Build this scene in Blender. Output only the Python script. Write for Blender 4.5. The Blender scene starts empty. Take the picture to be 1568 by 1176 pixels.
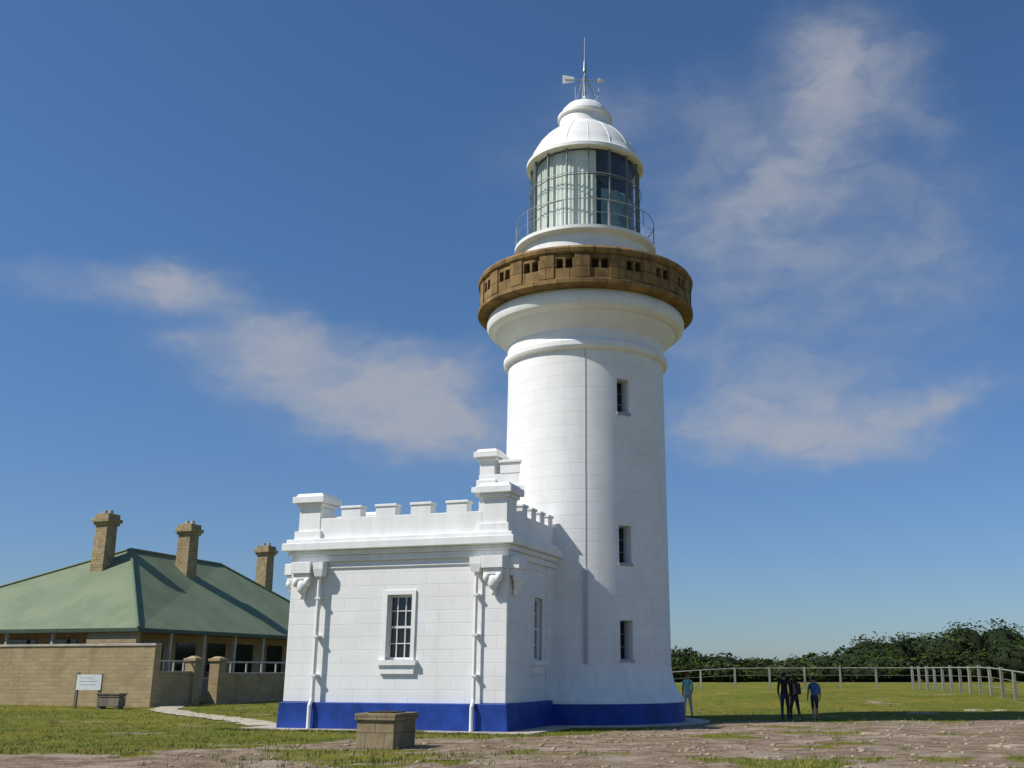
import bpy, math, random
from mathutils import Vector, Matrix, noise
random.seed(7)
sc = bpy.context.scene
R = math.radians

# ------------------------------------------------------------------ helpers
class MB:
    def __init__(s): s.v=[]; s.f=[]; s.m=[]; s.s=[]
    def add(s, vs, fs, mi=0, sm=False, M=None):
        o=len(s.v)
        for p in vs:
            p=Vector(p)
            if M is not None: p=M@p
            s.v.append(p[:])
        for f in fs:
            s.f.append([o+i for i in f]); s.m.append(mi); s.s.append(sm)
    def box(s,x0,x1,y0,y1,z0,z1,mi=0,M=None,tx=0,ty=0):
        vs=[(x0,y0,z0),(x1,y0,z0),(x1,y1,z0),(x0,y1,z0),(x0+tx,y0+ty,z1),(x1-tx,y0+ty,z1),(x1-tx,y1-ty,z1),(x0+tx,y1-ty,z1)]
        fs=[(0,3,2,1),(4,5,6,7),(0,1,5,4),(1,2,6,5),(2,3,7,6),(3,0,4,7)]
        s.add(vs,fs,mi,False,M)
    def lathe(s,prof,seg=96,mi=0,a0=0,a1=360,sm=True,M=None):
        full=abs(a1-a0-360)<1e-6
        n=seg if full else seg+1
        vs=[];fs=[]
        for i in range(n):
            a=R(a0+(a1-a0)*i/seg); c,q=math.cos(a),math.sin(a)
            for r,z in prof: vs.append((r*c,r*q,z))
        k=len(prof)
        for i in range(seg):
            j=(i+1)%n
            for t in range(k-1):
                fs.append((i*k+t,j*k+t,j*k+t+1,i*k+t+1))
        s.add(vs,fs,mi,sm,M)
    def tube(s,p0,p1,r0,r1=None,seg=10,mi=0,M=None,cap=True):
        r1=r0 if r1 is None else r1
        p0=Vector(p0);p1=Vector(p1);d=(p1-p0).normalized()
        q=d.to_track_quat('Z','Y').to_matrix()
        vs=[];fs=[]
        for p,r in((p0,r0),(p1,r1)):
            for i in range(seg):
                a=2*math.pi*i/seg
                vs.append(p+q@Vector((r*math.cos(a),r*math.sin(a),0)))
        for i in range(seg):
            j=(i+1)%seg; fs.append((i,j,seg+j,seg+i))
        s.add(vs,fs,mi,True,M)
        if cap: s.add(vs,[tuple(range(seg))[::-1],tuple(range(seg,2*seg))],mi,False,M)
    def ring(s,r,z,tr,mi=0,a0=0,a1=360,seg=72):
        full=abs(a1-a0-360)<1e-6
        pts=[]
        for i in range(seg+(0 if full else 1)):
            a=R(a0+(a1-a0)*i/seg); pts.append((r*math.cos(a),r*math.sin(a),z))
        n=len(pts)
        for i in range(n if full else n-1):
            s.tube(pts[i],pts[(i+1)%n],tr,tr,6,mi,None,False)
    def ell(s,c,rx,ry,rz,mi=0,seg=14,rg=9,M=None):
        vs=[];fs=[]
        for j in range(rg+1):
            t=math.pi*j/rg
            for i in range(seg):
                a=2*math.pi*i/seg
                vs.append((c[0]+rx*math.sin(t)*math.cos(a),c[1]+ry*math.sin(t)*math.sin(a),c[2]+rz*math.cos(t)))
        for j in range(rg):
            for i in range(seg):
                k=(i+1)%seg
                fs.append((j*seg+i,(j+1)*seg+i,(j+1)*seg+k,j*seg+k))
        s.add(vs,fs,mi,True,M)
    def seg_ring(s,r0,r1,z0,z1,a0,a1,n=3,mi=0):
        vs=[];fs=[]
        for i in range(n+1):
            a=R(a0+(a1-a0)*i/n);c,q=math.cos(a),math.sin(a)
            vs+= [(r0*c,r0*q,z0),(r1*c,r1*q,z0),(r1*c,r1*q,z1),(r0*c,r0*q,z1)]
        for i in range(n):
            o=i*4;p=o+4
            fs+=[(o,o+1,p+1,p),(o+1,o+2,p+2,p+1),(o+2,o+3,p+3,p+2),(o+3,o,p,p+3)]
        e=n*4
        fs+=[(0,3,2,1),(e,e+1,e+2,e+3)]
        s.add(vs,fs,mi)
    def build(s,name,mats,parent=None,M=None,bevel=0,sharp=None):
        me=bpy.data.meshes.new(name)
        me.from_pydata(s.v,[],s.f)
        for m in mats: me.materials.append(m)
        me.polygons.foreach_set('material_index',s.m)
        me.polygons.foreach_set('use_smooth',s.s)
        me.update()
        import bmesh
        bm=bmesh.new(); bm.from_mesh(me)
        if sharp: bmesh.ops.remove_doubles(bm,verts=bm.verts,dist=1e-5)
        bmesh.ops.recalc_face_normals(bm,faces=bm.faces)
        bm.to_mesh(me); bm.free()
        if sharp: me.set_sharp_from_angle(angle=R(sharp))
        ob=bpy.data.objects.new(name,me); sc.collection.objects.link(ob)
        if parent: ob.parent=parent
        if M is not None: ob.matrix_local=M
        if bevel:
            b=ob.modifiers.new('bevel','BEVEL'); b.width=bevel; b.segments=2; b.limit_method='ANGLE'; b.angle_limit=R(50)
        return ob

def empty(name,M=None):
    e=bpy.data.objects.new(name,None); sc.collection.objects.link(e)
    if M is not None: e.matrix_world=M
    return e

def cut(ob,cutter):
    m=ob.modifiers.new('b','BOOLEAN'); m.object=cutter; m.operation='DIFFERENCE'; m.solver='EXACT'
    bpy.context.view_layer.update()
    dg=bpy.context.evaluated_depsgraph_get()
    me=bpy.data.meshes.new_from_object(ob.evaluated_get(dg))
    ob.modifiers.remove(m); ob.data=me
    bpy.data.objects.remove(cutter)

# ------------------------------------------------------------------ materials
class NT:
    def __init__(s,nt): s.nt=nt; s.n=nt.nodes; s.l=nt.links
    def node(s,t,**k):
        n=s.n.new(t)
        for a,b in k.items(): setattr(n,a,b)
        return n
    def put(s,sock,v):
        if isinstance(v,bpy.types.NodeSocket): s.l.new(v,sock)
        else: sock.default_value=v
    def math(s,op,a,b=0.0,c=0.0,clamp=False):
        n=s.node('ShaderNodeMath',operation=op); n.use_clamp=clamp
        s.put(n.inputs[0],a); s.put(n.inputs[1],b); s.put(n.inputs[2],c)
        return n.outputs[0]
    def mix(s,f,a,b,bt='MIX'):
        n=s.node('ShaderNodeMix',data_type='RGBA',blend_type=bt)
        s.put(n.inputs[0],f); s.put(n.inputs[6],a); s.put(n.inputs[7],b)
        return n.outputs[2]
    def noise(s,vec,scale,detail=4,rough=.55,dist=0):
        n=s.node('ShaderNodeTexNoise'); n.inputs['Scale'].default_value=scale
        n.inputs['Detail'].default_value=detail; n.inputs['Roughness'].default_value=rough
        n.inputs['Distortion'].default_value=dist
        if vec is not None: s.l.new(vec,n.inputs['Vector'])
        return n.outputs['Fac']
    def ramp(s,f,a,b):
        n=s.node('ShaderNodeMapRange'); n.interpolation_type='SMOOTHSTEP'
        s.put(n.inputs[0],f); n.inputs[1].default_value=a; n.inputs[2].default_value=b
        return n.outputs[0]
    def comb(s,x,y,z):
        n=s.node('ShaderNodeCombineXYZ')
        for i,q in enumerate((x,y,z)): s.put(n.inputs[i],q)
        return n.outputs[0]
def C(r,g,b): return (r,g,b,1)
def newmat(name):
    m=bpy.data.materials.new(name); m.use_nodes=True
    t=NT(m.node_tree); b=t.n['Principled BSDF']
    return m,t,b
def simple(name,col,rough=.7,var=.15,scale=3,metal=0,bump=0,spec=.3,streak=False):
    m,t,b=newmat(name)
    tc=t.node('ShaderNodeTexCoord').outputs['Object']
    v=tc
    if streak:
        mp=t.node('ShaderNodeMapping'); t.l.new(tc,mp.inputs[0]); mp.inputs['Scale'].default_value=(1,1,.15); v=mp.outputs[0]
    f=t.noise(v,scale,5,.6)
    dark=C(*[c*(1-var) for c in col]); lite=C(*[min(1,c*(1+var)) for c in col])
    c=t.mix(t.ramp(f,.3,.7),dark,lite)
    t.put(b.inputs['Base Color'],c); b.inputs['Roughness'].default_value=rough; b.inputs['Metallic'].default_value=metal
    b.inputs['Specular IOR Level'].default_value=spec
    if bump:
        bn=t.node('ShaderNodeBump'); bn.inputs['Strength'].default_value=bump; bn.inputs['Distance'].default_value=.03
        t.put(bn.inputs['Height'],t.noise(tc,scale*6,4,.6)); t.l.new(bn.outputs[0],b.inputs['Normal'])
    return m
def masonry(name,c1,c2,mortar,bw,rh,ms,cyl=0,stain=.12,rough=.6,bump=.5,dirt=None):
    m,t,b=newmat(name)
    tc=t.node('ShaderNodeTexCoord').outputs['Object']
    sp=t.node('ShaderNodeSeparateXYZ'); t.l.new(tc,sp.inputs[0])
    x,y,z=sp.outputs
    if cyl: u=t.math('MULTIPLY',t.math('ARCTAN2',y,x),cyl)
    else: u=t.math('ADD',x,y)
    br=t.node('ShaderNodeTexBrick'); t.l.new(t.comb(u,z,0.0),br.inputs['Vector'])
    br.inputs['Color1'].default_value=c1; br.inputs['Color2'].default_value=c2; br.inputs['Mortar'].default_value=mortar
    br.inputs['Scale'].default_value=1; br.inputs['Mortar Size'].default_value=ms; br.inputs['Mortar Smooth'].default_value=.6
    br.inputs['Brick Width'].default_value=bw; br.inputs['Row Height'].default_value=rh
    st=t.noise(t.comb(t.math('MULTIPLY',u,1.6),t.math('MULTIPLY',z,.22),0.0),1.0,6,.65)
    st=t.ramp(st,.48,.8)
    bl=t.ramp(t.noise(tc,.9,5,.6),.35,.75)
    k=t.math('SUBTRACT',1.0,t.math('MULTIPLY',t.math('ADD',t.math('MULTIPLY',st,.7),t.math('MULTIPLY',bl,.5)),stain))
    kc=t.comb(k,t.math('MULTIPLY',k,.995),t.math('POWER',k,1.25))
    c=t.mix(1.0,br.outputs['Color'],kc,'MULTIPLY')
    if dirt:
        pn=t.noise(tc,2.2,6,.7)
        c=t.mix(t.math('MULTIPLY',t.ramp(pn,.45,.7),.75),c,dirt)
    t.put(b.inputs['Base Color'],c); b.inputs['Roughness'].default_value=rough; b.inputs['Specular IOR Level'].default_value=.25
    h=t.math('ADD',t.math('MULTIPLY',br.outputs['Fac'],-1.0),t.math('MULTIPLY',t.noise(tc,14,4,.6),.35))
    bn=t.node('ShaderNodeBump'); bn.inputs['Strength'].default_value=bump; bn.inputs['Distance'].default_value=.02
    t.put(bn.inputs['Height'],h); t.l.new(bn.outputs[0],b.inputs['Normal'])
    return m

W=.82
m_white_t=masonry('white_paint_tower_stone',C(W,W,W*.98),C(.80,.80,.78),C(.725,.725,.72),1.25,.47,.015,cyl=3.06,bump=.3,stain=.15)
m_white_a=masonry('white_paint_wall_stone',C(W,W,W*.98),C(.80,.80,.78),C(.72,.72,.715),.95,.40,.013,bump=.32,stain=.15)
m_trim=simple('white_paint_trim',(.79,.79,.77),.55,.06,2.5,bump=.15,streak=True)
m_blue=simple('blue_paint',(.013,.05,.27),.5,.25,2.0,bump=.2)
m_brown=masonry('brown_weathered_stone',C(.33,.21,.085),C(.24,.15,.06),C(.10,.06,.03),.9,.5,.02,cyl=4.2,stain=.6,rough=.85,bump=.8,dirt=C(.10,.06,.026))
m_browndark=simple('recess_shade_and_dark_stone',(.04,.025,.012),.9,.3,4)  # near-black: shade of the gallery openings put into the colour; also pedestal top
m_conc=simple('concrete',(.40,.36,.30),.9,.22,1.3,bump=.4)
m_metal=simple('grey_metal',(.35,.37,.38),.45,.15,6,metal=.4)
m_cond=simple('conductor_cover',(.42,.44,.46),.6,.15,3,streak=True)
m_dark=simple('dark_metal',(.03,.035,.045),.5,.2,6)
m_bronze=simple('mullion_grey',(.17,.19,.19),.5,.2,6)
m_sash=simple('window_sash_white',(.7,.7,.68),.5,.06,6)
m_roof_dome=simple('dome_white_paint',(.80,.79,.76),.45,.07,1.5,streak=True)
def glassm(name,col,rough=.06):
    m,t,b=newmat(name)
    tc=t.node('ShaderNodeTexCoord').outputs['Object']
    t.put(b.inputs['Base Color'],t.mix(t.noise(tc,2,3),C(*[c*.6 for c in col]),C(*col)))
    b.inputs['Roughness'].default_value=rough; b.inputs['Specular IOR Level'].default_value=.6
    return m
m_glassd=glassm('dark_window_glass',(.012,.015,.02))
def clearglass():
    m,t,b=newmat('lantern_glass')
    t.n.remove(b); out=t.n['Material Output']
    tr=t.node('ShaderNodeBsdfTransparent'); tr.inputs[0].default_value=C(.90,.94,.92)
    gl=t.node('ShaderNodeBsdfGlossy'); gl.inputs['Roughness'].default_value=.04
    mx=t.node('ShaderNodeMixShader'); mx.inputs[0].default_value=.08; t.l.new(tr.outputs[0],mx.inputs[1]); t.l.new(gl.outputs[0],mx.inputs[2])
    t.l.new(mx.outputs[0],out.inputs[0]); return m
m_glass=clearglass()
m_curtain=simple('lantern_curtain',(.70,.71,.64),.9,.25,1.3,streak=True)
m_lens=glassm('fresnel_lens',(.10,.17,.17),.15)
m_tealrefl=simple('teal_glass_reflection',(.16,.23,.24),.5,.4,1.5)  # teal of the glass reflection, painted as a surface colour

# ------------------------------------------------------------------ placement frames
ang=-math.atan2(.302,.953)
MA=Matrix.Translation((-9.21,34.88,0))@Matrix.Rotation(ang,4,'Z')      # annex local frame
MT=Matrix.Translation((.43,39.8,0))                                   # tower

light=empty('lighthouse')
# ---------- tower shaft
prof=[(0,0),(3.12,0),(3.12,1.0),(3.05,13.2),(3.20,13.25),(3.24,13.33),(3.24,13.5),(3.16,13.58),(3.09,13.66),(3.09,14.0),(3.18,14.12),(3.36,14.28),(3.50,14.45),(3.58,14.56),(3.72,14.60),(3.86,14.72),(3.93,14.88),(3.93,15.05),(3.88,15.2),(3.80,15.3),(3.80,15.5),(0,15.5)]
b=MB(); b.lathe(prof,128,0)
shaft=b.build('tower_shaft',[m_white_t,m_trim],light,MT,sharp=32)
th=R(-90+26)
def radM(theta): return Matrix.Rotation(theta,4,'Z')
wins=[(10.85,12.13),(5.42,6.73),(2.14,3.45)]
c=MB()
for z0,z1 in wins: c.box(2.45,3.6,-.25,.25,z0,z1,0,radM(th))
co=c.build('cutter',[m_trim],None,MT)
cut(shaft,co)
shaft.data.polygons.foreach_set('use_smooth',[True]*len(shaft.data.polygons)); shaft.data.set_sharp_from_angle(angle=R(25))
b=MB()
for z0,z1 in wins:
    Mr=radM(th)
    b.box(2.47,2.50,-.25,.25,z0,z1,1,Mr)
    for y in(-.235,.235): b.box(2.5,2.55,y-.015,y+.015,z0,z1,0,Mr)
    b.box(2.5,2.54,-.01,.01,z0,z1,0,Mr)
    for k in range(4):
        z=z0+(z1-z0)*k/3; z=min(max(z,z0+.02),z1-.02); b.box(2.5,2.535,-.25,.25,z-.012,z+.012,0,Mr)
    b.box(2.7,3.14,-.28,.28,z0-.10,z0-.004,0,Mr)
b.build('tower_windows',[m_metal,m_glassd],light,MT)
# skirt & blue plinth
b=MB()
b.lathe([(3.0,2.0),(3.11,1.98),(3.15,1.65),(3.23,1.30),(3.36,1.02),(3.52,.82),(3.56,.76),(3.56,.70),(3.3,.70)],128,0)
b.lathe([(3.4,.701),(3.56,.70),(3.56,-.1)],128,1)
b.build('tower_plinth',[m_trim,m_blue],light,MT,sharp=40)
# lightning conductor
b=MB(); Mr=radM(R(-91))
b.tube((3.065,0,13.2),(3.11,0,5.2),.009,.009,6,0,Mr)
b.box(3.09,3.17,-.07,.07,2.0,5.2,0,Mr)
b.build('lightning_conductor',[m_cond],light,MT)

# ---------- gallery parapet (brown)
b=MB()
b.lathe([(3.75,15.30),(4.20,15.30),(4.30,15.36),(4.30,15.50),(4.22,15.56),(3.9,15.56)],120,0)
b.lathe([(3.9,16.52),(4.22,16.52),(4.30,16.58),(4.33,16.70),(4.27,16.80),(3.72,16.84),(3.72,16.5)],120,0)
b.lathe([(3.95,15.5),(3.95,16.6)],120,1)  # backing ring, painted dark as the shade inside the openings
n=20; per=360/n
for i in range(n):
    a=i*per-6
    b.seg_ring(3.9,4.20,15.55,15.95,a,a+per,4,0)
    b.seg_ring(3.9,4.20,16.34,16.53,a,a+per,4,0)
    b.seg_ring(3.9,4.245,15.58,16.50,a,a+per*.42,3,0)
    o=a+per*.42; w=per*.58
    b.seg_ring(3.9,4.20,15.94,16.35,o+.01,o+w*.10,1,0)
    b.seg_ring(3.9,4.20,15.94,16.35,o+w*.44,o+w*.56,1,0)
    b.seg_ring(3.9,4.20,15.94,16.35,o+w*.9,o+w-.01,1,0)
b.lathe([(3.72,15.5),(3.72,16.6)],96,0)
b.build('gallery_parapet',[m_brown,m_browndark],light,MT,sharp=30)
b=MB(); b.lathe([(3.9,15.52),(0,15.56)],64,0)
# lantern drum
b.lathe([(2.62,15.5),(2.62,18.0),(2.72,18.06),(2.88,18.12),(2.88,18.26),(2.25,18.30),(2.30,18.50),(2.22,18.55),(2.0,18.55)],96,1)
b.build('lantern_drum',[m_conc,m_trim],light,MT,sharp=35)
# lantern rail
b=MB()
for k in range(10):
    a=R(k*36+0); x,y=2.82*math.cos(a),2.82*math.sin(a)
    b.tube((x,y,18.26),(x,y,19.35),.022,.022,8,0)
b.ring(2.82,19.35,.018,0); b.ring(2.82,18.8,.009,0)
b.build('lantern_railing',[m_metal],light,MT)
# glazing
np_=16
b=MB(); g=MB()
for k in range(np_):
    a=360/np_*k+3
    ar=R(a); Mr=radM(ar)
    b.box(2.17,2.27,-.028,.028,18.54,21.9,0,Mr)
    a2=R(a+360/np_)
    p=lambda A,z,r=2.22:(r*math.cos(A),r*math.sin(A),z)
    g.add([p(ar,18.56),p(a2,18.56),p(a2,21.86),p(ar,21.86)],[(0,1,2,3)],0)
    for z in(19.65,20.7):
        b.tube(p(ar,z,2.23),p(a2,z,2.23),.022,.022,6,0)
b.ring(2.33,20.72,.016,1)
b.build('lantern_mullions',[m_bronze,m_metal],light,MT)
g.build('lantern_glazing',[m_glass],light,MT)
# interior
b=MB()
cur=[]
for i in range(161):
    a=R(-225+ (147)*i/160); r=2.0+.018*math.sin(i*1.1); cur.append((r*math.cos(a),r*math.sin(a)))
vs=[];fs=[]
for x,y in cur: vs+= [(x,y,18.57),(x,y,21.85)]
for i in range(160): fs.append((2*i,2*i+2,2*i+3,2*i+1))
b.add(vs,fs,0,True)
b.lathe([(0,18.5),(.6,18.6),(.6,19.2),(.95,19.3),(1.1,19.9),(1.12,20.3),(1.0,20.9),(.6,21.5),(.2,21.8)],32,1)
b.lathe([(2.1,18.555),(0,18.555)],48,2)
b.lathe([(2.1,21.84),(0,21.9)],48,2)
b.lathe([(1.95,20.3),(1.95,21.84)],24,2,a0=-66,a1=25)
b.lathe([(1.97,18.57),(1.97,20.25)],24,3,a0=-72,a1=25)  # added sheet carrying the painted teal reflection of the lower panes
b.build('lantern_interior',[m_curtain,m_lens,m_dark,m_tealrefl],light,MT)
# dome
b=MB()
b.lathe([(2.1,21.86),(2.36,21.84),(2.44,21.88),(2.44,22.02),(2.36,22.10),(2.30,22.14),(2.20,22.46),(1.96,22.88),(1.64,23.28),(1.30,23.58),(1.12,23.70),(1.06,23.8),(1.06,24.18),(1.15,24.22),(1.15,24.34),(1.03,24.40),(.96,24.62),(.78,24.84),(.5,25.0),(.2,25.06),(.16,25.2),(.1,25.24),(.07,25.4),(0,25.4)],96,0)
for k in range(16):
    pts=[(2.30,22.13),(2.205,22.46),(1.965,22.88),(1.645,23.28),(1.305,23.58)]
    Mr=radM(R(k*22.5+3))
    for q in range(4): b.tube((pts[q][0],0,pts[q][1]),(pts[q+1][0],0,pts[q+1][1]),.014,.014,6,0,Mr)
b.build('lantern_dome',[m_roof_dome],light,MT,sharp=40)
b=MB()
b.tube((0,0,25.3),(0,0,28.3),.04,.014,8,0)
b.tube((0,0,26.6),(0,0,27.1),.085,.05,8,0)
for a in(20,140,260):
    c_,s_=math.cos(R(a)),math.sin(R(a))
    b.tube((.75*c_,.75*s_,24.7),(0,0,26.5),.02,.02,6,0)
b.tube((-.85,-.05,26.2),(.8,.05,26.2),.025,.025,6,0)
b.add([(-.95,-.05,26.42),(-.95,-.05,26.02),(-.45,-.03,26.1),(-.45,-.03,26.34),(-.95,-.02,26.42),(-.95,-.02,26.02),(-.45,0,26.1),(-.45,0,26.34)],[(0,1,2,3),(4,7,6,5),(0,4,5,1),(1,5,6,2),(2,6,7,3),(3,7,4,0)],1)
b.tube((.58,.04,26.2),(.88,.06,26.2),.11,.005,8,1)
b.tube((0,-.5,25.95),(0,.5,25.95),.016,.016,6,0)
b.tube((-.4,0,25.95),(.4,0,25.95),.016,.016,6,0)
for q in((.45,.1),(-.4,-.2),(.15,.4)):
    b.tube((q[0],q[1],24.8),(q[0],q[1],25.75),.022,.016,6,0)
b.tube((.45,.1,24.9),(.62,.1,25.9),.014,.014,6,0)
b.build('wind_vane',[m_metal,m_trim],light,MT)

# ---------- annex
b=MB(); b.box(0,7.45,0,5.2,.1,5.56,0)
body=b.build('annex_walls',[m_white_a],light,MA)
c=MB(); c.box(3.44,4.30,-.5,.22,2.10,4.10,0); c.box(7.23,8,2.45,3.3,2.10,4.10,0); c.box(-.5,.22,1.9,2.8,2.1,4.1,0)
co=c.build('cutter',[m_trim],None,MA)
cut(body,co)
def sash(b,M,w,z0,z1):
    b.box(-w/2,w/2,.19,.205,z0,z1,1,M)
    for x in(-w/2+.035,w/2-.035): b.box(x-.035,x+.035,.12,.188,z0,z1,0,M)
    for z in(z0+.04,z1-.04,(z0+z1)/2): b.box(-w/2+.07,w/2-.07,.125,.186,z-.035,z+.035,0,M)
    for i in(1,2):
        x=-w/2+w*i/3; b.box(x-.014,x+.014,.14,.184,z0,z1,0,M)
    for i in(1,3):
        z=z0+(z1-z0)*i/4; b.box(-w/2,w/2,.142,.182,z-.014,z+.014,0,M)
    e=.13
    b.box(-w/2-e,-w/2,-.05,.06,z0,z1+e,2,M); b.box(w/2,w/2+e,-.05,.06,z0,z1+e,2,M)
    b.box(-w/2,w/2,-.048,.06,z1,z1+e-.002,2,M)
    b.box(-w/2-.24,w/2+.24,-.16,.12,z0-.16,z0-.003,2,M)
    b.box(-w/2-.16,w/2+.16,-.09,.05,z0-.42,z0-.163,2,M)
b=MB()
sash(b,Matrix.Translation((3.87,0,0)),.86,2.10,4.10)
sash(b,Matrix.Translation((7.45,2.875,0))@Matrix.Rotation(R(90),4,'Z'),.85,2.10,4.10)
sash(b,Matrix.Translation((0,2.35,0))@Matrix.Rotation(R(-90),4,'Z'),.9,2.10,4.10)
b.build('annex_windows',[m_sash,m_glassd,m_trim],light,MA)
b=MB(); b.box(-.20,7.65,-.20,5.2,-.1,.82,0,None,.05,.0)
b.build('annex_plinth',[m_blue],light,MA,bevel=.02)
b=MB()
for x0,x1 in((-.08,.92),(6.68,7.53)):
    b.box(x0,x1,-.08,.3,.822,5.2,0)
b.box(7.3,7.53-.002,-.078,.85,.822,5.198,0)
b.box(-.078,.3,-.078,.85,.822,5.198,0)
b.box(7.3,7.515,3.75,5.1,.822,5.19,0)
b.box(-.11,7.56,-.11,5.2,5.2,5.40,1)
b.box(-.05,7.50,-.05,5.2,4.98,5.05,1)
b.box(-.20,7.65,-.20,5.25,5.402,5.56,1)
b.box(-.36,7.81,-.36,5.32,5.562,5.82,1)
b.box(-.26,7.71,-.26,5.28,5.822,5.95,1)
b.build('annex_cornice',[m_white_a,m_trim],light,MA,bevel=.025)
b=MB()
P0=5.952
b.box(.85,6.6,-.02,.34,P0,6.64,0)
b.box(7.45-.34,7.47,.8,5.0,P0,6.64,0)
b.box(-.02,.34,.8,4.5,P0,6.64,0)
b.box(.8,6.9,4.86,5.18,P0,6.64,0)
for i in range(4):
    x=1.95+i*1.26
    b.box(x-.36,x+.36,-.018,.338,6.60,6.93,0); b.box(x-.39,x+.39,-.05,.37,6.932,7.02,0)
for i in range(4):
    y=1.55+i*.86
    for x0,x1 in((7.112,7.468),(-.018,.338)):
        b.box(x0,x1,y-.23,y+.23,6.60,6.93,0); b.box(x0-.04,x1+.04,y-.26,y+.26,6.932,7.02,0)
for i in range(5):
    x=1.3+i*1.1; b.box(x-.3,x+.3,4.83,5.2,6.642,7.0,0)
b.box(.3,7.2,.3,5.0,5.955,5.99,1)
def pier(b,x,y,z0,z1,w):
    h=w/2
    b.box(x-h-.09,x+h+.09,y-h-.09,y+h+.09,z0,z0+.28,0)
    b.box(x-h,x+h,y-h,y+h,z0+.28,z1-.38,0)
    b.box(x-h-.08,x+h+.08,y-h-.08,y+h+.08,z1-.38,z1-.26,0)
    b.box(x-h-.19,x+h+.19,y-h-.19,y+h+.19,z1-.258,z1-.04,0)
    b.box(x-h-.12,x+h+.12,y-h-.12,y+h+.12,z1-.038,z1+.07,0,None,.06,.06)
pier(b,.42,.38,P0,7.42,.80); pier(b,7.04,.38,P0,7.44,.84)
pier(b,.42,4.75,P0,7.42,.74)
b.build('annex_parapet',[m_trim,m_conc],light,MA,bevel=.03)
b=MB()
def corbel(b,M):
    b.box(-.36,.36,-.34,0,4.82,5.19,0,M)
    b.box(-.30,.30,-.27,0,4.62,4.818,0,M)
    for x in(-.2,.2):
        b.ell((x,-.2,4.55),.12,.13,.16,0,12,8,M)
    b.ell((0,-.17,4.42),.2,.14,.24,0,12,8,M)
    b.ell((0,-.1,4.15),.1,.09,.16,0,12,8,M)
corbel(b,Matrix.Translation((.44,-.08,0))); corbel(b,Matrix.Translation((7.12,-.08,0)))
corbel(b,Matrix.Translation((7.53,.36,0))@Matrix.Rotation(R(90),4,'Z'))
corbel(b,Matrix.Translation((-.08,.36,0))@Matrix.Rotation(R(-90),4,'Z'))
b.build('corner_corbels',[m_trim],light,MA,bevel=.015)
b=MB()
for x in(1.04,6.54):
    b.tube((x,-.2,4.95),(x,-.2,.9),.06,.06,12,0)
    b.tube((x,-.2,.93),(x,-.33,.72),.06,.06,12,0); b.tube((x,-.33,.74),(x,-.33,-.02),.06,.06,12,0)
    b.box(x-.18,x+.18,-.36,-.05,4.95,5.18,0); b.box(x-.13,x+.13,-.32,-.06,4.72,4.948,0,None,-.05,-.04)
    for z in(1.6,2.8,4.0): b.box(x-.09,x+.09,-.27,-.01,z,z+.06,0)
b.build('rainwater_pipes',[m_trim],light,MA)
# link block
b=MB()
b.box(4.3,7.3,5.15,8.2,.2,8.0,0)
b.box(4.18,6.6,5.03,8.3,8.0,8.12,1); b.box(4.08,6.6,4.93,8.3,8.122,8.32,1)
b.box(4.3,6.6,5.1,5.45,8.322,8.80,1); b.box(5.15,6.5,5.08,5.47,8.802,9.2,1); b.box(5.1,6.5,5.02,5.52,9.202,9.32,1)
b.box(4.3,4.65,5.45,8.2,8.322,8.75,1)
pier(b,4.62,5.42,8.322,9.70,.60)
b.box(4.5,6.4,5.5,8.1,8.322,8.36,1)
b.build('link_block',[m_white_a,m_trim],light,MA,bevel=.025)
# apron
apr=MB()
apr.box(-1.3,8.6,-.9,5.6,-.05,.035,0)
a_ob=apr.build('concrete_apron',[m_conc],None,MA,bevel=.01)
b=MB(); b.lathe([(3.0,.031),(4.45,.031),(4.46,-.05)],96,0)
o=b.build('tower_apron',[m_conc],a_ob,MA.inverted()@MT)

# ------------------------------------------------------------------ ground
def sm(t): t=max(0,min(1,t)); return t*t*(3-2*t)
def zt(X,Y):
    return .42*sm((Y-50)/14)*sm((X-4)/9)+.05*noise.noise(Vector((X*.12,Y*.12,0)))*sm((abs(Y-36)-6)/8)*sm((300-Y)/100)
def interp(x,pts):
    if x<=pts[0][0]: return pts[0][1]
    for (a,p),(c_,q) in zip(pts,pts[1:]):
        if x<=c_: return p+(q-p)*(x-a)/(c_-a)
    return pts[-1][1]
BP=[(-30,25),(-11,25.5),(-8,26.5),(-5.5,28.5),(0,31.5),(3,35),(5,39.5),(14,40.5),(30,39.5)]
def dirt(X,Y):
    bb=interp(X,BP)
    n1=noise.noise(Vector((X*.25,Y*.18,3)))+.5*noise.noise(Vector((X*.7,Y*.5,7)))
    d=sm((bb-Y)/2.2+.5+n1*1.1)
    p=noise.noise(Vector((X*.35,Y*.42,20)))+.5*noise.noise(Vector((X*1.1,Y*1.0,9)))
    gp=math.exp(-((X+4.6)/2.6)**2-((Y-23.6)/1.9)**2)
    d*=1-.8*gp
    if d>.4: d*=1-.85*sm((p-.18)/.22)
    else: d=max(d,.62*sm((p-.34)/.3))
    return d
def axis(lo,hi,step,far):
    a=[];x=lo
    while x<=hi+1e-6: a.append(x); x+=step
    s=step;x=hi
    while x<far: s*=1.35; x+=s; a.append(x)
    s=step;x=lo;pre=[]
    while x>-far: s*=1.35; x-=s; pre.append(x)
    return pre[::-1]+a
xs=axis(-38,38,.45,4000); ys=axis(16,75,.4,4000)
vs=[(x,y,zt(x,y)) for y in ys for x in xs]
nx=len(xs)
fs=[(j*nx+i,j*nx+i+1,(j+1)*nx+i+1,(j+1)*nx+i) for j in range(len(ys)-1) for i in range(nx-1)]
me=bpy.data.meshes.new('ground'); me.from_pydata(vs,[],fs)
at=me.attributes.new('dirt','FLOAT','POINT')
at.data.foreach_set('value',[dirt(x,y) if (abs(x)<45 and 10<y<90) else .08 for x,y,_ in vs])
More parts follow.
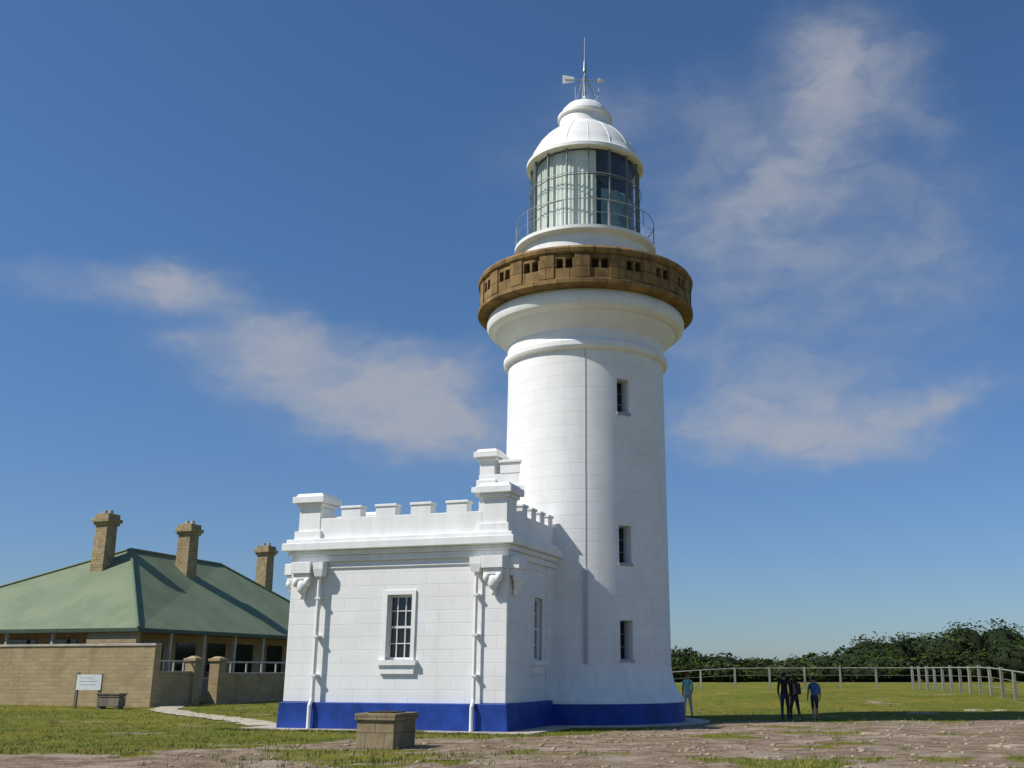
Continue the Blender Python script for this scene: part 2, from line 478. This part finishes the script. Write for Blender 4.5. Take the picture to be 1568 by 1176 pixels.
me.polygons.foreach_set('use_smooth',[True]*len(me.polygons))
gr=bpy.data.objects.new('ground',me); sc.collection.objects.link(gr)
m,t,bs=newmat('ground_grass_and_dirt')
geo=t.node('ShaderNodeNewGeometry').outputs['Position']
at=t.node('ShaderNodeAttribute',attribute_name='dirt').outputs['Fac']
n1=t.noise(geo,1.7,7,.65); n2=t.noise(geo,.16,4,.5); n3=t.noise(geo,9,5,.7); n4=t.noise(geo,.6,5,.6)
f=t.ramp(t.math('ADD',at,t.math('MULTIPLY',t.math('SUBTRACT',n1,.5),1.5)),.33,.66)
gcol=t.mix(t.ramp(n2,.35,.65),C(.15,.175,.018),C(.235,.215,.032))
gcol=t.mix(t.math('MULTIPLY',t.ramp(n4,.45,.75),.6),gcol,C(.075,.10,.012))
gcol=t.mix(t.math('MULTIPLY',t.ramp(n1,.5,.75),.6),gcol,C(.33,.26,.11))
gcol=t.mix(t.math('MULTIPLY',t.ramp(n3,.5,.75),.4),gcol,C(.07,.08,.015))
dcol=t.mix(t.ramp(n1,.35,.65),C(.21,.15,.095),C(.42,.32,.225))
dcol=t.mix(t.math('MULTIPLY',t.ramp(n3,.48,.75),.65),dcol,C(.14,.105,.065))
dcol=t.mix(t.math('MULTIPLY',t.ramp(n4,.5,.66),.8),dcol,C(.50,.40,.31))
t.put(bs.inputs['Base Color'],t.mix(f,gcol,dcol)); bs.inputs['Roughness'].default_value=.95; bs.inputs['Specular IOR Level'].default_value=.1
bn=t.node('ShaderNodeBump'); bn.inputs['Strength'].default_value=1.0; bn.inputs['Distance'].default_value=.15
t.put(bn.inputs['Height'],t.math('ADD',n3,t.math('MULTIPLY',n1,1.5))); t.l.new(bn.outputs[0],bs.inputs['Normal'])
me.materials.append(m)

# grass tufts + pebbles
def blocked(X,Y):
    p=MA.inverted()@Vector((X,Y,0))
    if -1.35<p.x<8.65 and -.93<p.y<5.7: return True
    return (X-.43)**2+(Y-39.8)**2<20
m_grass,t,bs=newmat('grass_blades')
geo=t.node('ShaderNodeNewGeometry').outputs['Position']
t.put(bs.inputs['Base Color'],t.mix(t.ramp(t.noise(geo,.8,4),.35,.7),C(.11,.145,.018),C(.28,.24,.06))); bs.inputs['Roughness'].default_value=.8
vs=[];fs=[]
cnt=0
while cnt<11000:
    Y=20+45*random.random()**1.6; X=random.uniform(-.62,.55)*Y
    edge=False
    if random.random()<.10:
        q=MA@Vector((random.uniform(-1.6,9.2),random.gauss(-1.08,.14),0)); X,Y=q.x,q.y; edge=True
    if blocked(X,Y): continue
    d=dirt(X,Y)
    if not edge and random.random()<d*1.02: continue
    if noise.noise(Vector((X*.9,Y*.9,40)))<-.12 and random.random()<.75: continue
    cnt+=1; z=zt(X,Y); hh=random.uniform(.03,.08)*(1.6 if d>.2 else 1)
    for k in range(5):
        a=random.uniform(0,6.28); px=X+random.gauss(0,.06); py=Y+random.gauss(0,.06)
        w=.012; lx,ly=random.gauss(0,.03),random.gauss(0,.03)
        o=len(vs)
        vs+=[(px-w*math.cos(a),py-w*math.sin(a),z-.01),(px+w*math.cos(a),py+w*math.sin(a),z-.01),(px+lx,py+ly,z+hh*random.uniform(.6,1.2))]
        fs.append((o,o+1,o+2))
me=bpy.data.meshes.new('grass'); me.from_pydata(vs,[],fs); me.materials.append(m_grass)
sc.collection.objects.link(bpy.data.objects.new('grass',me))
m_rock=simple('pale_rock',(.33,.265,.19),.95,.3,5,bump=.6)
b=MB()
for i in range(1500):
    Y=random.uniform(20,41); X=random.uniform(-.4,.5)*Y
    if blocked(X,Y) or dirt(X,Y)<.5: continue
    r=random.choice([.012,.015,.02,.02,.03,.05,.06])
    b.ell((X,Y,zt(X,Y)+r*.1),r*random.uniform(.8,1.8),r*random.uniform(.8,1.6),r*.55,0,7,4)
for (X,Y,r) in((19,50,.45),(14.5,47,.4),(20.5,46,.5),(24,43,.4),(16,38,.3),(9,32,.25),(10.6,27,.3),(13,29,.25)):
    for q in range(3):
        b.ell((X+random.gauss(0,r),Y+random.gauss(0,r*.7),zt(X,Y)),r*random.uniform(.6,1.4),r*random.uniform(.4,.9),.06,0,9,5)
b.build('rocks',[m_rock])

# path
m_path=simple('path_gravel',(.42,.37,.28),.95,.2,1.5,bump=.5)
pts=[(-20.6,56.5),(-19.2,51),(-16,45.5),(-12.4,40.5),(-10.2,36.6)]
vs=[];fs=[]
for i in range(81):
    tt=i/80*(len(pts)-1); k=min(int(tt),len(pts)-2); q=tt-k
    p=Vector(pts[k]).lerp(Vector(pts[k+1]),q)
    for s_ in(-1,1):
        w=.55+.3*noise.noise(Vector((i*.35,s_*5,0)))
        x=p.x+s_*w*1.0; y=p.y+s_*w*.55; vs.append((x,y,zt(x,y)+.028))
for i in range(80): fs.append((2*i,2*i+1,2*i+3,2*i+2))
b=MB(); b.add(vs,fs); b.build('path',[m_path])

# ------------------------------------------------------------------ keepers cottage
E=Vector((-23.4,57.5,0))
MH=Matrix.Translation(E)@Matrix.Rotation(ang,4,'Z')
m_tan=masonry('tan_brick',C(.42,.325,.19),C(.35,.265,.15),C(.32,.26,.17),.45,.2,.012,stain=.35,rough=.9,bump=.5)
m_chim=masonry('chimney_brick',C(.46,.36,.21),C(.37,.285,.165),C(.30,.23,.14),.4,.17,.012,stain=.4,rough=.9,bump=.6,dirt=C(.2,.14,.08))
m,t,bs=newmat('green_metal_roof'); m_roof=m
tc=t.node('ShaderNodeTexCoord').outputs['Object']
uv=t.node('ShaderNodeAttribute',attribute_name='ribu').outputs['Fac']
rib=t.math('SINE',t.math('MULTIPLY',uv,2*math.pi/.30))
n1=t.noise(tc,.5,6,.6)
c_=t.mix(t.ramp(n1,.3,.7),C(.15,.195,.115),C(.20,.24,.15))
c_=t.mix(t.math('MULTIPLY',t.ramp(rib,.3,1.0),.10),c_,C(.08,.12,.07))
t.put(bs.inputs['Base Color'],c_); bs.inputs['Roughness'].default_value=.75; bs.inputs['Specular IOR Level'].default_value=.25
bn=t.node('ShaderNodeBump'); bn.inputs['Strength'].default_value=.25; bn.inputs['Distance'].default_value=.03
t.put(bn.inputs['Height'],rib); t.l.new(bn.outputs[0],bs.inputs['Normal'])
m_gtrim=simple('dark_green_trim',(.05,.085,.055),.5,.2,3)
m_gcap=simple('green_ridge_cap',(.12,.17,.105),.5,.15,3)
m_post=simple('verandah_post_paint',(.42,.42,.38),.6,.1,3)
house=empty('keepers_cottage')
wl,dp=21.0,24.0; zE,zR=3.95,9.1
ap=(-7.0,7.0,zR); re=(-7.6,17.0,zR)
roofv=[(0,0,zE),(-wl,0,zE),(-wl,dp,zE),(0,dp,zE),ap,re]
rf=[(0,4,1),(0,3,5,4),(3,2,5),(2,1,4,5)]
vs=[];fs=[];rib=[]
for f_ in rf:
    o=len(vs)
    for i in f_: vs.append(roofv[i])
    hor = f_ in (rf[0],rf[2])
    for i in f_: rib.append(roofv[i][0] if hor else roofv[i][1])
    fs.append(tuple(range(o,o+len(f_))))
me=bpy.data.meshes.new('roof'); me.from_pydata(vs,[],fs); me.materials.append(m_roof)
at=me.attributes.new('ribu','FLOAT','POINT'); at.data.foreach_set('value',rib)
ro=bpy.data.objects.new('roof',me); sc.collection.objects.link(ro); ro.parent=house; ro.matrix_local=MH
so=ro.modifiers.new('s','SOLIDIFY'); so.thickness=.08; so.offset=-1
b=MB()
def V(i): return Vector(roofv[i])+Vector((0,0,.04))
for i,j in((0,4),(1,4),(4,5),(5,3),(5,2)): b.tube(V(i),V(j),.09,.09,8,2)
b.box(-wl-.1,.1,-.12,.02,zE-.16,zE+.03,0); b.box(-.02,.12,-.118,dp,zE-.162,zE+.028,0)
b.box(-wl,-.05,.05,dp,zE-.10,zE-.06,1)
b.build('roof_trim',[m_gtrim,m_post,m_gcap],house,MH)
b=MB()
b.box(-wl+2.4,-2.6,2.6,dp-2,.0,zE-.12,0)
b.box(-wl+.3,-.3,.3,dp-.3,0,.35,2)
for k,x in enumerate((-4.6,-7.3,-10.2,-13,-16)):
    b.box(x-1.0,x+1.0,2.54,2.62,1.3,3.5,1)
for y in(4.5,7.5,10.5,13.5,17):
    b.box(-2.63,-2.55,y-.9,y+.9,.6 if y in(7.5,13.5) else 1.4,3.4,1)
b.box(-3.4,-.15,.1,.42,.3,3.78,0)
b.build('walls',[m_tan,m_glassd,m_conc],house,MH)
b=MB()
for x in(-5.8,-9,-12,-15,-18,-20.8): b.box(x-.07,x+.07,.15,.29,.35,zE-.16,0)
for y in(3,6,9,12,15,18,21): b.box(-.29,-.15,y-.07,y+.07,.35,zE-.16,0)
b.box(-.24,-.2,.4,21,1.30,1.36,0)
for k in range(100): b.box(-.24,-.2,.6+k*.2,.63+k*.2,.4,1.3,0)
b.build('verandah_posts',[m_post],house,MH)
def wl2(p): return MH.inverted()@Vector(p)
for k,(px,py,w) in enumerate(((-29.1,65.0,.50),(-25.7,69.8,.52),(-24.2,82.5,.52))):
    q=wl2((px,py,0)); b=MB()
    b.box(q.x-w,q.x+w,q.y-w,q.y+w,6.0,10.55,0,None,.06,.06)
    b.box(q.x-w-.04,q.x+w+.04,q.y-w-.04,q.y+w+.04,10.45,10.62,0)
    b.box(q.x-w-.14,q.x+w+.14,q.y-w-.14,q.y+w+.14,10.622,10.85,0)
    b.box(q.x-w-.02,q.x+w+.02,q.y-w-.02,q.y+w+.02,10.852,11.15,0)
    b.tube((q.x-.2,q.y,11.14),(q.x-.2,q.y,11.4),.14,.12,10,1); b.tube((q.x+.22,q.y,11.14),(q.x+.22,q.y,11.4),.14,.12,10,1)
    b.build('chimney_%d'%(k+1),[m_chim,m_conc],house,MH,bevel=.02)
# perimeter wall
MW=Matrix.Translation((-21.2,54.5,0))@Matrix.Rotation(ang,4,'Z')
b=MB()
b.box(-24,0,0,.35,-.1,2.98,0); b.box(-24.05,.06,-.06,.41,2.982,3.10,1)
b.box(-.35,-.002,.35,.5,-.1,2.97,0)
b.box(-.33,-.03,.5,3.1,-.1,1.65,0); b.box(-.38,.02,.5,3.1,1.652,1.74,1)
b.box(-.33,-.03,5.8,22,-.1,1.55,0); b.box(-.38,.02,5.8,22,1.552,1.65,1)
for y in(3.1,5.2,13.5):
    b.box(-.5,.12,y,y+.6,-.1,2.25,0); b.box(-.58,.2,y-.08,y+.68,2.252,2.40,0); b.box(-.5,.12,y,y+.6,2.402,2.52,0,None,.2,.2)
for y in [.9,1.7,2.5]+[6.6+x*1.5 for x in range(10)]:
    b.box(-.21,-.13,y,y+.08,1.65,2.25,2)
b.box(-.22,-.12,.5,3.1,2.2,2.28,2); b.box(-.22,-.12,5.8,20,2.18,2.26,2)
b.build('garden_wall',[m_tan,m_conc,m_post],None,MW,bevel=.015)

# ------------------------------------------------------------------ sign, box, pedestal
m_wood=simple('weathered_wood',(.17,.145,.11),.9,.3,5,bump=.4,streak=True)
m_signw=simple('sign_board_white',(.72,.74,.74),.5,.08,3)
m_txt=simple('sign_print',(.35,.40,.45),.6,.2,8)
b=MB()
b.box(-.66,-.54,-.06,.06,-.2,1.68,0); b.box(.54,.66,-.06,.06,-.2,1.62,0)
b.box(-.6,.68,-.10,-.062,.86,1.58,1)
for k,(x0,x1) in enumerate(((-.45,.2),(-.45,.5),(-.45,.42))):
    b.box(x0,x1,-.106,-.102,1.42-k*.16,1.44-k*.16,2)
b.build('information_sign',[m_wood,m_signw,m_txt],None,Matrix.Translation((-23.5,52.6,0))@Matrix.Rotation(R(-8),4,'Z'),bevel=.008)
b=MB()
for x in(-.5,.5): b.box(x-.07,x+.07,-.2,.2,-.02,.25,0)
b.box(-.62,.62,-.26,.26,.552,.66,0); b.box(-.62,.62,-.24,.24,.12,.5,0); b.box(-.58,.58,-.2,.2,.502,.55,0); b.box(-.66,.66,-.3,.3,.662,.72,0)
b.build('timber_storage_box',[m_wood],None,Matrix.Translation((-22.2,52.3,0))@Matrix.Rotation(R(-17),4,'Z'),bevel=.01)
m_ped=masonry('pedestal_sandstone',C(.33,.26,.155),C(.28,.22,.135),C(.18,.14,.085),.5,.36,.010,stain=.7,rough=.95,bump=1.0,dirt=C(.14,.11,.065))
b=MB()
b.box(-.49,.49,0,1.15,-.05,.64,0)
b.box(-.54,.54,-.05,1.2,.642,.80,0)
b.box(-.32,.34,.2,.9,.801,.83,1)
b.build('stone_pedestal',[m_ped,m_browndark],None,Matrix.Translation((-4.72,26.0,0))@Matrix.Rotation(ang,4,'Z'),bevel=.035)

# ------------------------------------------------------------------ fence
m_fw=simple('fence_timber',(.22,.22,.19),.9,.3,3,streak=True)
b=MB()
def fence(p,q,step,h):
    p=Vector(p+(0,)); q=Vector(q+(0,)); L=(q-p).length; n=int(L/step); prev=None
    A=math.atan2((q-p).y,(q-p).x)
    for i in range(n+1):
        w=p.lerp(q,i/n); z=zt(w.x,w.y); hh=h+random.uniform(-.06,.06)
        M=Matrix.Translation((w.x,w.y,z))@Matrix.Rotation(A+random.uniform(-.05,.05),4,'Z')@Matrix.Rotation(random.uniform(-.03,.03),4,'X')
        b.box(-.075,.075,-.075,.075,-.2,hh,0,M)
        cur=Vector((w.x,w.y,z))
        if prev is not None:
            for zz,r in((h-.1,.045),(h*.62,.012),(h*.3,.012)):
                b.tube(prev+Vector((0,0,zz)),cur+Vector((0,0,zz)),r,r,6,0)
        prev=cur
fence((4.5,83),(24.6,79),2.3,1.6)
fence((24.6,79),(22.9,50),1.9,1.6)
b.build('timber_fence',[m_fw])

# ------------------------------------------------------------------ distant scrub
m_fol,t,bs=newmat('scrub_foliage')
g_=t.node('ShaderNodeNewGeometry'); geo=g_.outputs['Position']; oi=g_.outputs['Random Per Island']
c_=t.mix(t.ramp(t.noise(geo,.22,4),.38,.62),C(.012,.026,.007),C(.06,.095,.018))
c_=t.mix(t.math('MULTIPLY',oi,.4),c_,C(.07,.08,.025))
t.put(bs.inputs['Base Color'],c_); bs.inputs['Roughness'].default_value=.9; bs.inputs['Specular IOR Level'].default_value=.1
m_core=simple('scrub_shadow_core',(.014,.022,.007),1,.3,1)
vs=[];fs=[]
core=MB()
HP=[(-160,3.2),(-20,3.2),(8,3.4),(13,4.2),(17,4.0),(20,2.8),(27,3.1),(33,3.7),(37,5.2),(42,6.3),(50,7.2),(60,7.0),(80,6.5),(160,6)]
X=-150
while X<150:
    rows=3 if X>5 else 2
    for r_ in range(rows):
        Y=128+r_*7+random.uniform(-3,3); hx=X+random.uniform(-1,1)
        H=(interp(hx,HP)-.2)*random.uniform(.78,1.06)*(1 if r_ else .66)
        g0=zt(hx,Y); rx=random.uniform(1.8,3.8); rz=H*.5
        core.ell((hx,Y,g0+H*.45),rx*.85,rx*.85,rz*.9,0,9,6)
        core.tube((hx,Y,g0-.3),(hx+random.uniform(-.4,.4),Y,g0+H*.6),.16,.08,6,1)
        nl=520 if X>5 and X<75 else 90
        for k in range(nl):
            a=random.uniform(0,6.283); u=random.uniform(-1,1); s_=math.sqrt(1-u*u)
            rr=random.uniform(.82,1.08)*(1+.28*noise.noise(Vector((a,u*2,X))))
            c0=Vector((hx+rx*rr*s_*math.cos(a),Y+rx*rr*s_*math.sin(a),g0+H*.5+rz*rr*u))
            if c0.z<g0+.05: continue
            sz=random.uniform(.10,.24) if X>5 else .3
            o=len(vs)
            for q in range(4):
                vs.append((c0+Vector((random.gauss(0,sz),random.gauss(0,sz),random.gauss(0,sz*.6))))[:])
            fs.append((o,o+1,o+2)); fs.append((o+1,o+2,o+3))
    X+=random.uniform(1.8,3.0) if X>5 else random.uniform(3,5)
me=bpy.data.meshes.new('distant_scrub'); me.from_pydata(vs,[],fs); me.materials.append(m_fol)
ds=bpy.data.objects.new('distant_scrub',me); sc.collection.objects.link(ds)
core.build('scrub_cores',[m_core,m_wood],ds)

# ------------------------------------------------------------------ people
m_skin=simple('skin',(.36,.21,.14),.6,.08,8)
def cloth(n,c): return simple(n,c,.85,.2,6)
c_black=cloth('cloth_black',(.015,.015,.02)); c_navy=cloth('cloth_navy',(.02,.03,.07)); c_blue=cloth('cloth_blue',(.04,.12,.25))
c_maroon=cloth('cloth_maroon',(.035,.015,.02))
c_teal=cloth('cloth_teal',(.25,.55,.52)); c_pale=cloth('cloth_pale',(.6,.6,.58)); c_red=cloth('cap_red',(.45,.03,.03)); c_hair=cloth('hair_dark',(.03,.02,.012)); c_shoe=cloth('shoe',(.12,.11,.10)); c_grey=cloth('cloth_grey',(.05,.05,.055))
def person(loc,heading,H,shirt,pants,shorts=False,cap=None,pack=None,stride=.15,long_hair=False,sleeve=1.2,armf=.1):
    s=H/1.72
    J={}; st=stride
    J['pel']=((0,0,.96),(.145,.105)); J['waist']=((0,0,1.10),(.125,.095)); J['chest']=((0,.0,1.32),(.155,.105)); J['up']=((0,0,1.42),(.12,.085))
    J['n0']=((0,0,1.50),(.055,.055)); J['n1']=((0,.015,1.56),(.052,.052))
    E_=[('pel','waist'),('waist','chest'),('chest','up'),('up','n0'),('n0','n1')]
    for sd,nm in((-1,'L'),(1,'R')):
        k=sd*st
        J['sh'+nm]=((sd*.175,0,1.41),(.062,.06)); J['el'+nm]=((sd*.235,-k*.5-.02,1.13),(.045,.045)); J['wr'+nm]=((sd*.225,-k*.9+armf,.90),(.03,.028)); J['ha'+nm]=((sd*.22,-k*1.0+armf+.03,.83),(.036,.022))
        J['hi'+nm]=((sd*.09,.0,.88),(.092,.095)); J['kn'+nm]=((sd*.10,k*.7+.03,.50),(.06,.062)); J['an'+nm]=((sd*.10,k*1.2-.02,.10),(.04,.045)); J['to'+nm]=((sd*.12,k*1.2+.15,.045),(.04,.03))
        E_+= [('up','sh'+nm),('sh'+nm,'el'+nm),('el'+nm,'wr'+nm),('wr'+nm,'ha'+nm),('pel','hi'+nm),('hi'+nm,'kn'+nm),('kn'+nm,'an'+nm),('an'+nm,'to'+nm)]
    ks=list(J); me=bpy.data.meshes.new('sk'); me.from_pydata([J[k][0] for k in ks],[(ks.index(a),ks.index(b_)) for a,b_ in E_],[])
    ob=bpy.data.objects.new('sk',me); sc.collection.objects.link(ob)
    ob.modifiers.new('skin','SKIN')
    for i,k in enumerate(ks):
        sv=me.skin_vertices[0].data[i]; sv.radius=J[k][1]; sv.use_root=(k=='pel')
    ss=ob.modifiers.new('ss','SUBSURF'); ss.levels=2
    bpy.context.view_layer.update()
    ev=bpy.data.meshes.new_from_object(ob.evaluated_get(bpy.context.evaluated_depsgraph_get()))
    b=MB()
    mats=[m_skin,shirt,pants,c_shoe,c_hair,cap or c_hair,pack or c_black]
    b.v=[v.co[:] for v in ev.vertices]
    for p in ev.polygons:
        c0=p.center; z=c0.z; x=abs(c0.x)
        arm = x>.185 and z<1.45 and z>.75
        if z<.12: k=3
        elif arm: k=1 if z>sleeve else 0
        elif z>1.49: k=0
        elif z<.98: k=2 if (not shorts or z>.48) else 0
        else: k=1
        b.f.append(list(p.vertices)); b.m.append(k); b.s.append(True)
    bpy.data.objects.remove(ob)
    b.ell((0,.02,1.625),.074,.092,.112,0,16,12)
    b.ell((0,.112,1.61),.014,.02,.02,0,8,6); b.ell((0,.10,1.572),.026,.012,.007,0,8,6)
    for sd in(-1,1):
        b.ell((sd*.076,.01,1.62),.012,.02,.03,0,8,6); b.ell((sd*.028,.102,1.635),.011,.008,.008,4,8,6)
    b.ell((0,-.004,1.655),.084,.095,.092,4,16,10)
    if long_hair: b.ell((0,-.06,1.55),.075,.05,.15,4,12,8)
    if cap:
        b.ell((0,.0,1.69),.09,.105,.06,5,16,8); b.ell((0,.13,1.675),.07,.09,.012,5,14,5)
    if pack:
        b.box(-.15,.15,-.27,-.10,1.02,1.44,6,None,.02,.03); b.box(-.11,.11,-.32,-.27,1.05,1.25,6)
        for sd in(-1,1): b.tube((sd*.1,-.12,1.44),(sd*.1,.10,1.38),.02,.02,6,6); b.tube((sd*.1,.11,1.38),(sd*.12,.06,1.1),.018,.018,6,6)
    for sd,nm in((-1,'L'),(1,'R')):
        h=Vector(J['ha'+nm][0])
        for q in range(4):
            yy=h.y-.028+q*.019; L=(.06,.072,.068,.052)[q]
            b.tube((h.x,yy,h.z-.015),(h.x-sd*.006,yy+.004,h.z-.015-L*.55),.0095,.009,6,0)
            b.tube((h.x-sd*.006,yy+.004,h.z-.015-L*.55),(h.x-sd*.022,yy+.008,h.z-.015-L),.009,.007,6,0)
        b.tube((h.x-sd*.005,h.y+.03,h.z+.02),(h.x-sd*.015,h.y+.055,h.z-.025),.011,.008,6,0)
    M=Matrix.Translation(loc)@Matrix.Rotation(heading,4,'Z')@Matrix.Scale(s,4)
    return b.build('person',mats,None,M)
def zl(x,y): return Vector((x,y,zt(x,y)+.0))
person(zl(7.68,39.9),R(-15),1.68,c_black,c_navy,stride=.12,sleeve=.95)
person(zl(7.92,39.3),R(20),1.60,c_maroon,c_black,stride=-.14,pack=c_black,sleeve=.95,long_hair=True)
person(zl(8.75,39.8),R(5),1.56,c_blue,c_navy,shorts=True,stride=.1,pack=c_blue)
person(zl(4.42,42.6),R(150),1.66,c_teal,c_pale,stride=.12,cap=c_red)

# ------------------------------------------------------------------ light
el=R(47); hz=Vector((-.945,-.327,0)).normalized()
S=Vector((hz.x*math.cos(el),hz.y*math.cos(el),math.sin(el)))
sun=bpy.data.lights.new('sun','SUN'); sun.energy=5.0; sun.angle=R(.53); sun.color=(1,.955,.88)
so=bpy.data.objects.new('sun',sun); sc.collection.objects.link(so)
so.rotation_euler=S.to_track_quat('Z','Y').to_euler(); so.location=(-30,-10,50)

w=bpy.data.worlds.new('World'); sc.world=w; w.use_nodes=True
t=NT(w.node_tree); bg=t.n['Background']
sky=t.node('ShaderNodeTexSky',sky_type='NISHITA'); sky.sun_disc=False; sky.sun_elevation=el; sky.sun_rotation=R(251)
sky.air_density=1.0; sky.dust_density=.3; sky.ozone_density=2.5
dirv=t.node('ShaderNodeTexCoord').outputs['Generated']
sp=t.node('ShaderNodeSeparateXYZ'); t.l.new(dirv,sp.inputs[0])
deg=180/math.pi
az=t.math('MULTIPLY',t.math('ARCTAN2',sp.outputs[0],sp.outputs[1]),deg)
ele=t.math('MULTIPLY',t.math('ARCSINE',sp.outputs[2]),deg)
wn=t.noise(t.comb(t.math('MULTIPLY',az,.20),t.math('MULTIPLY',ele,.36),2.0),1,5,.55)
wa=t.math('ADD',az,t.math('MULTIPLY',t.math('SUBTRACT',wn,.5),5))
wn2=t.noise(t.comb(t.math('MULTIPLY',az,.24),t.math('MULTIPLY',ele,.40),9.0),1,5,.55)
we=t.math('ADD',ele,t.math('MULTIPLY',t.math('SUBTRACT',wn2,.5),3.0))
# az, el, half-width, half-height, rotation, weight
blobs=[(-13.0,14.6,5.5,2.3,-6,1.0),(-17.5,17.3,3.6,1.2,4,.8),(-18.0,15.0,3.5,1.3,-10,.45),(-9.0,15.8,3.5,1.6,-10,.7),(-7.5,12.8,5.5,2.2,-4,.85),
       (-24.0,18.9,6.5,1.0,4,.8),(-22.5,19.9,2.2,.9,0,.5),(-21,16.6,3,.8,0,.3),(-21.5,5.5,3,.7,0,.14),
       (14.2,12.4,5.2,2.0,-3,1.0),(20.5,13.6,4.0,.9,10,.55),(7.5,12.3,4,1.6,0,.5),
       (15.5,31.0,3.4,3.2,40,.75),(12.5,26.5,6,4.5,40,.42),(8,25,9,5.5,15,.30),(14,20,11,5.5,0,.36),(20.5,22,4,4,0,.28),(-1,28,7,2.4,10,.22),(4,30,5,1.6,5,.28),
       (20,30,1.8,3.5,20,.35),(9,15.5,9,2.6,0,.34),(-4,17,4,1.6,0,.22),
       (60,25,20,6,10,.6),(-75,22,20,5,0,.6),(130,28,30,6,0,.5),(-140,20,30,5,0,.6)]
tot=None
for a,e_,sa,se,rt,wt in blobs:
    da=t.math('SUBTRACT',wa,a); de=t.math('SUBTRACT',we,e_)
    c_,s_=math.cos(R(rt)),math.sin(R(rt))
    u=t.math('DIVIDE',t.math('ADD',t.math('MULTIPLY',da,c_),t.math('MULTIPLY',de,s_)),sa)
    v=t.math('DIVIDE',t.math('SUBTRACT',t.math('MULTIPLY',de,c_),t.math('MULTIPLY',da,s_)),se)
    r2=t.math('ADD',t.math('MULTIPLY',u,u),t.math('MULTIPLY',v,v))
    g_=t.math('MULTIPLY',t.math('EXPONENT',t.math('MULTIPLY',r2,-1.0)),wt)
    tot=g_ if tot is None else t.math('ADD',tot,g_)
na=t.noise(t.comb(t.math('MULTIPLY',wa,.28),t.math('MULTIPLY',we,.50),0.0),1,5,.5,.1)
dens=t.math('MULTIPLY',tot,t.math('ADD',.62,t.math('MULTIPLY',t.ramp(na,.3,.7),.5)))
dens=t.math('MULTIPLY',t.ramp(dens,.0,1.2),.84)
hor=t.ramp(ele,0.0,24.0)
tint=t.mix(hor,C(.50,.64,.88),C(.56,.80,1.02))
skc=t.mix(1.0,sky.outputs[0],tint,'MULTIPLY')
col=t.mix(dens,skc,C(3.9,4.1,4.65))
t.l.new(col,bg.inputs[0]); bg.inputs[1].default_value=.10

# ------------------------------------------------------------------ camera
cam=bpy.data.cameras.new('camera'); co=bpy.data.objects.new('camera',cam); sc.collection.objects.link(co)
cam.sensor_width=36; cam.lens=1600/1568*36; cam.shift_x=-96/1568; cam.clip_end=12000
co.location=(0,0,1.8); co.rotation_euler=(R(90+15.3),0,0)
sc.camera=co
sc.view_settings.view_transform='Standard'; sc.view_settings.look='None'; sc.view_settings.exposure=0
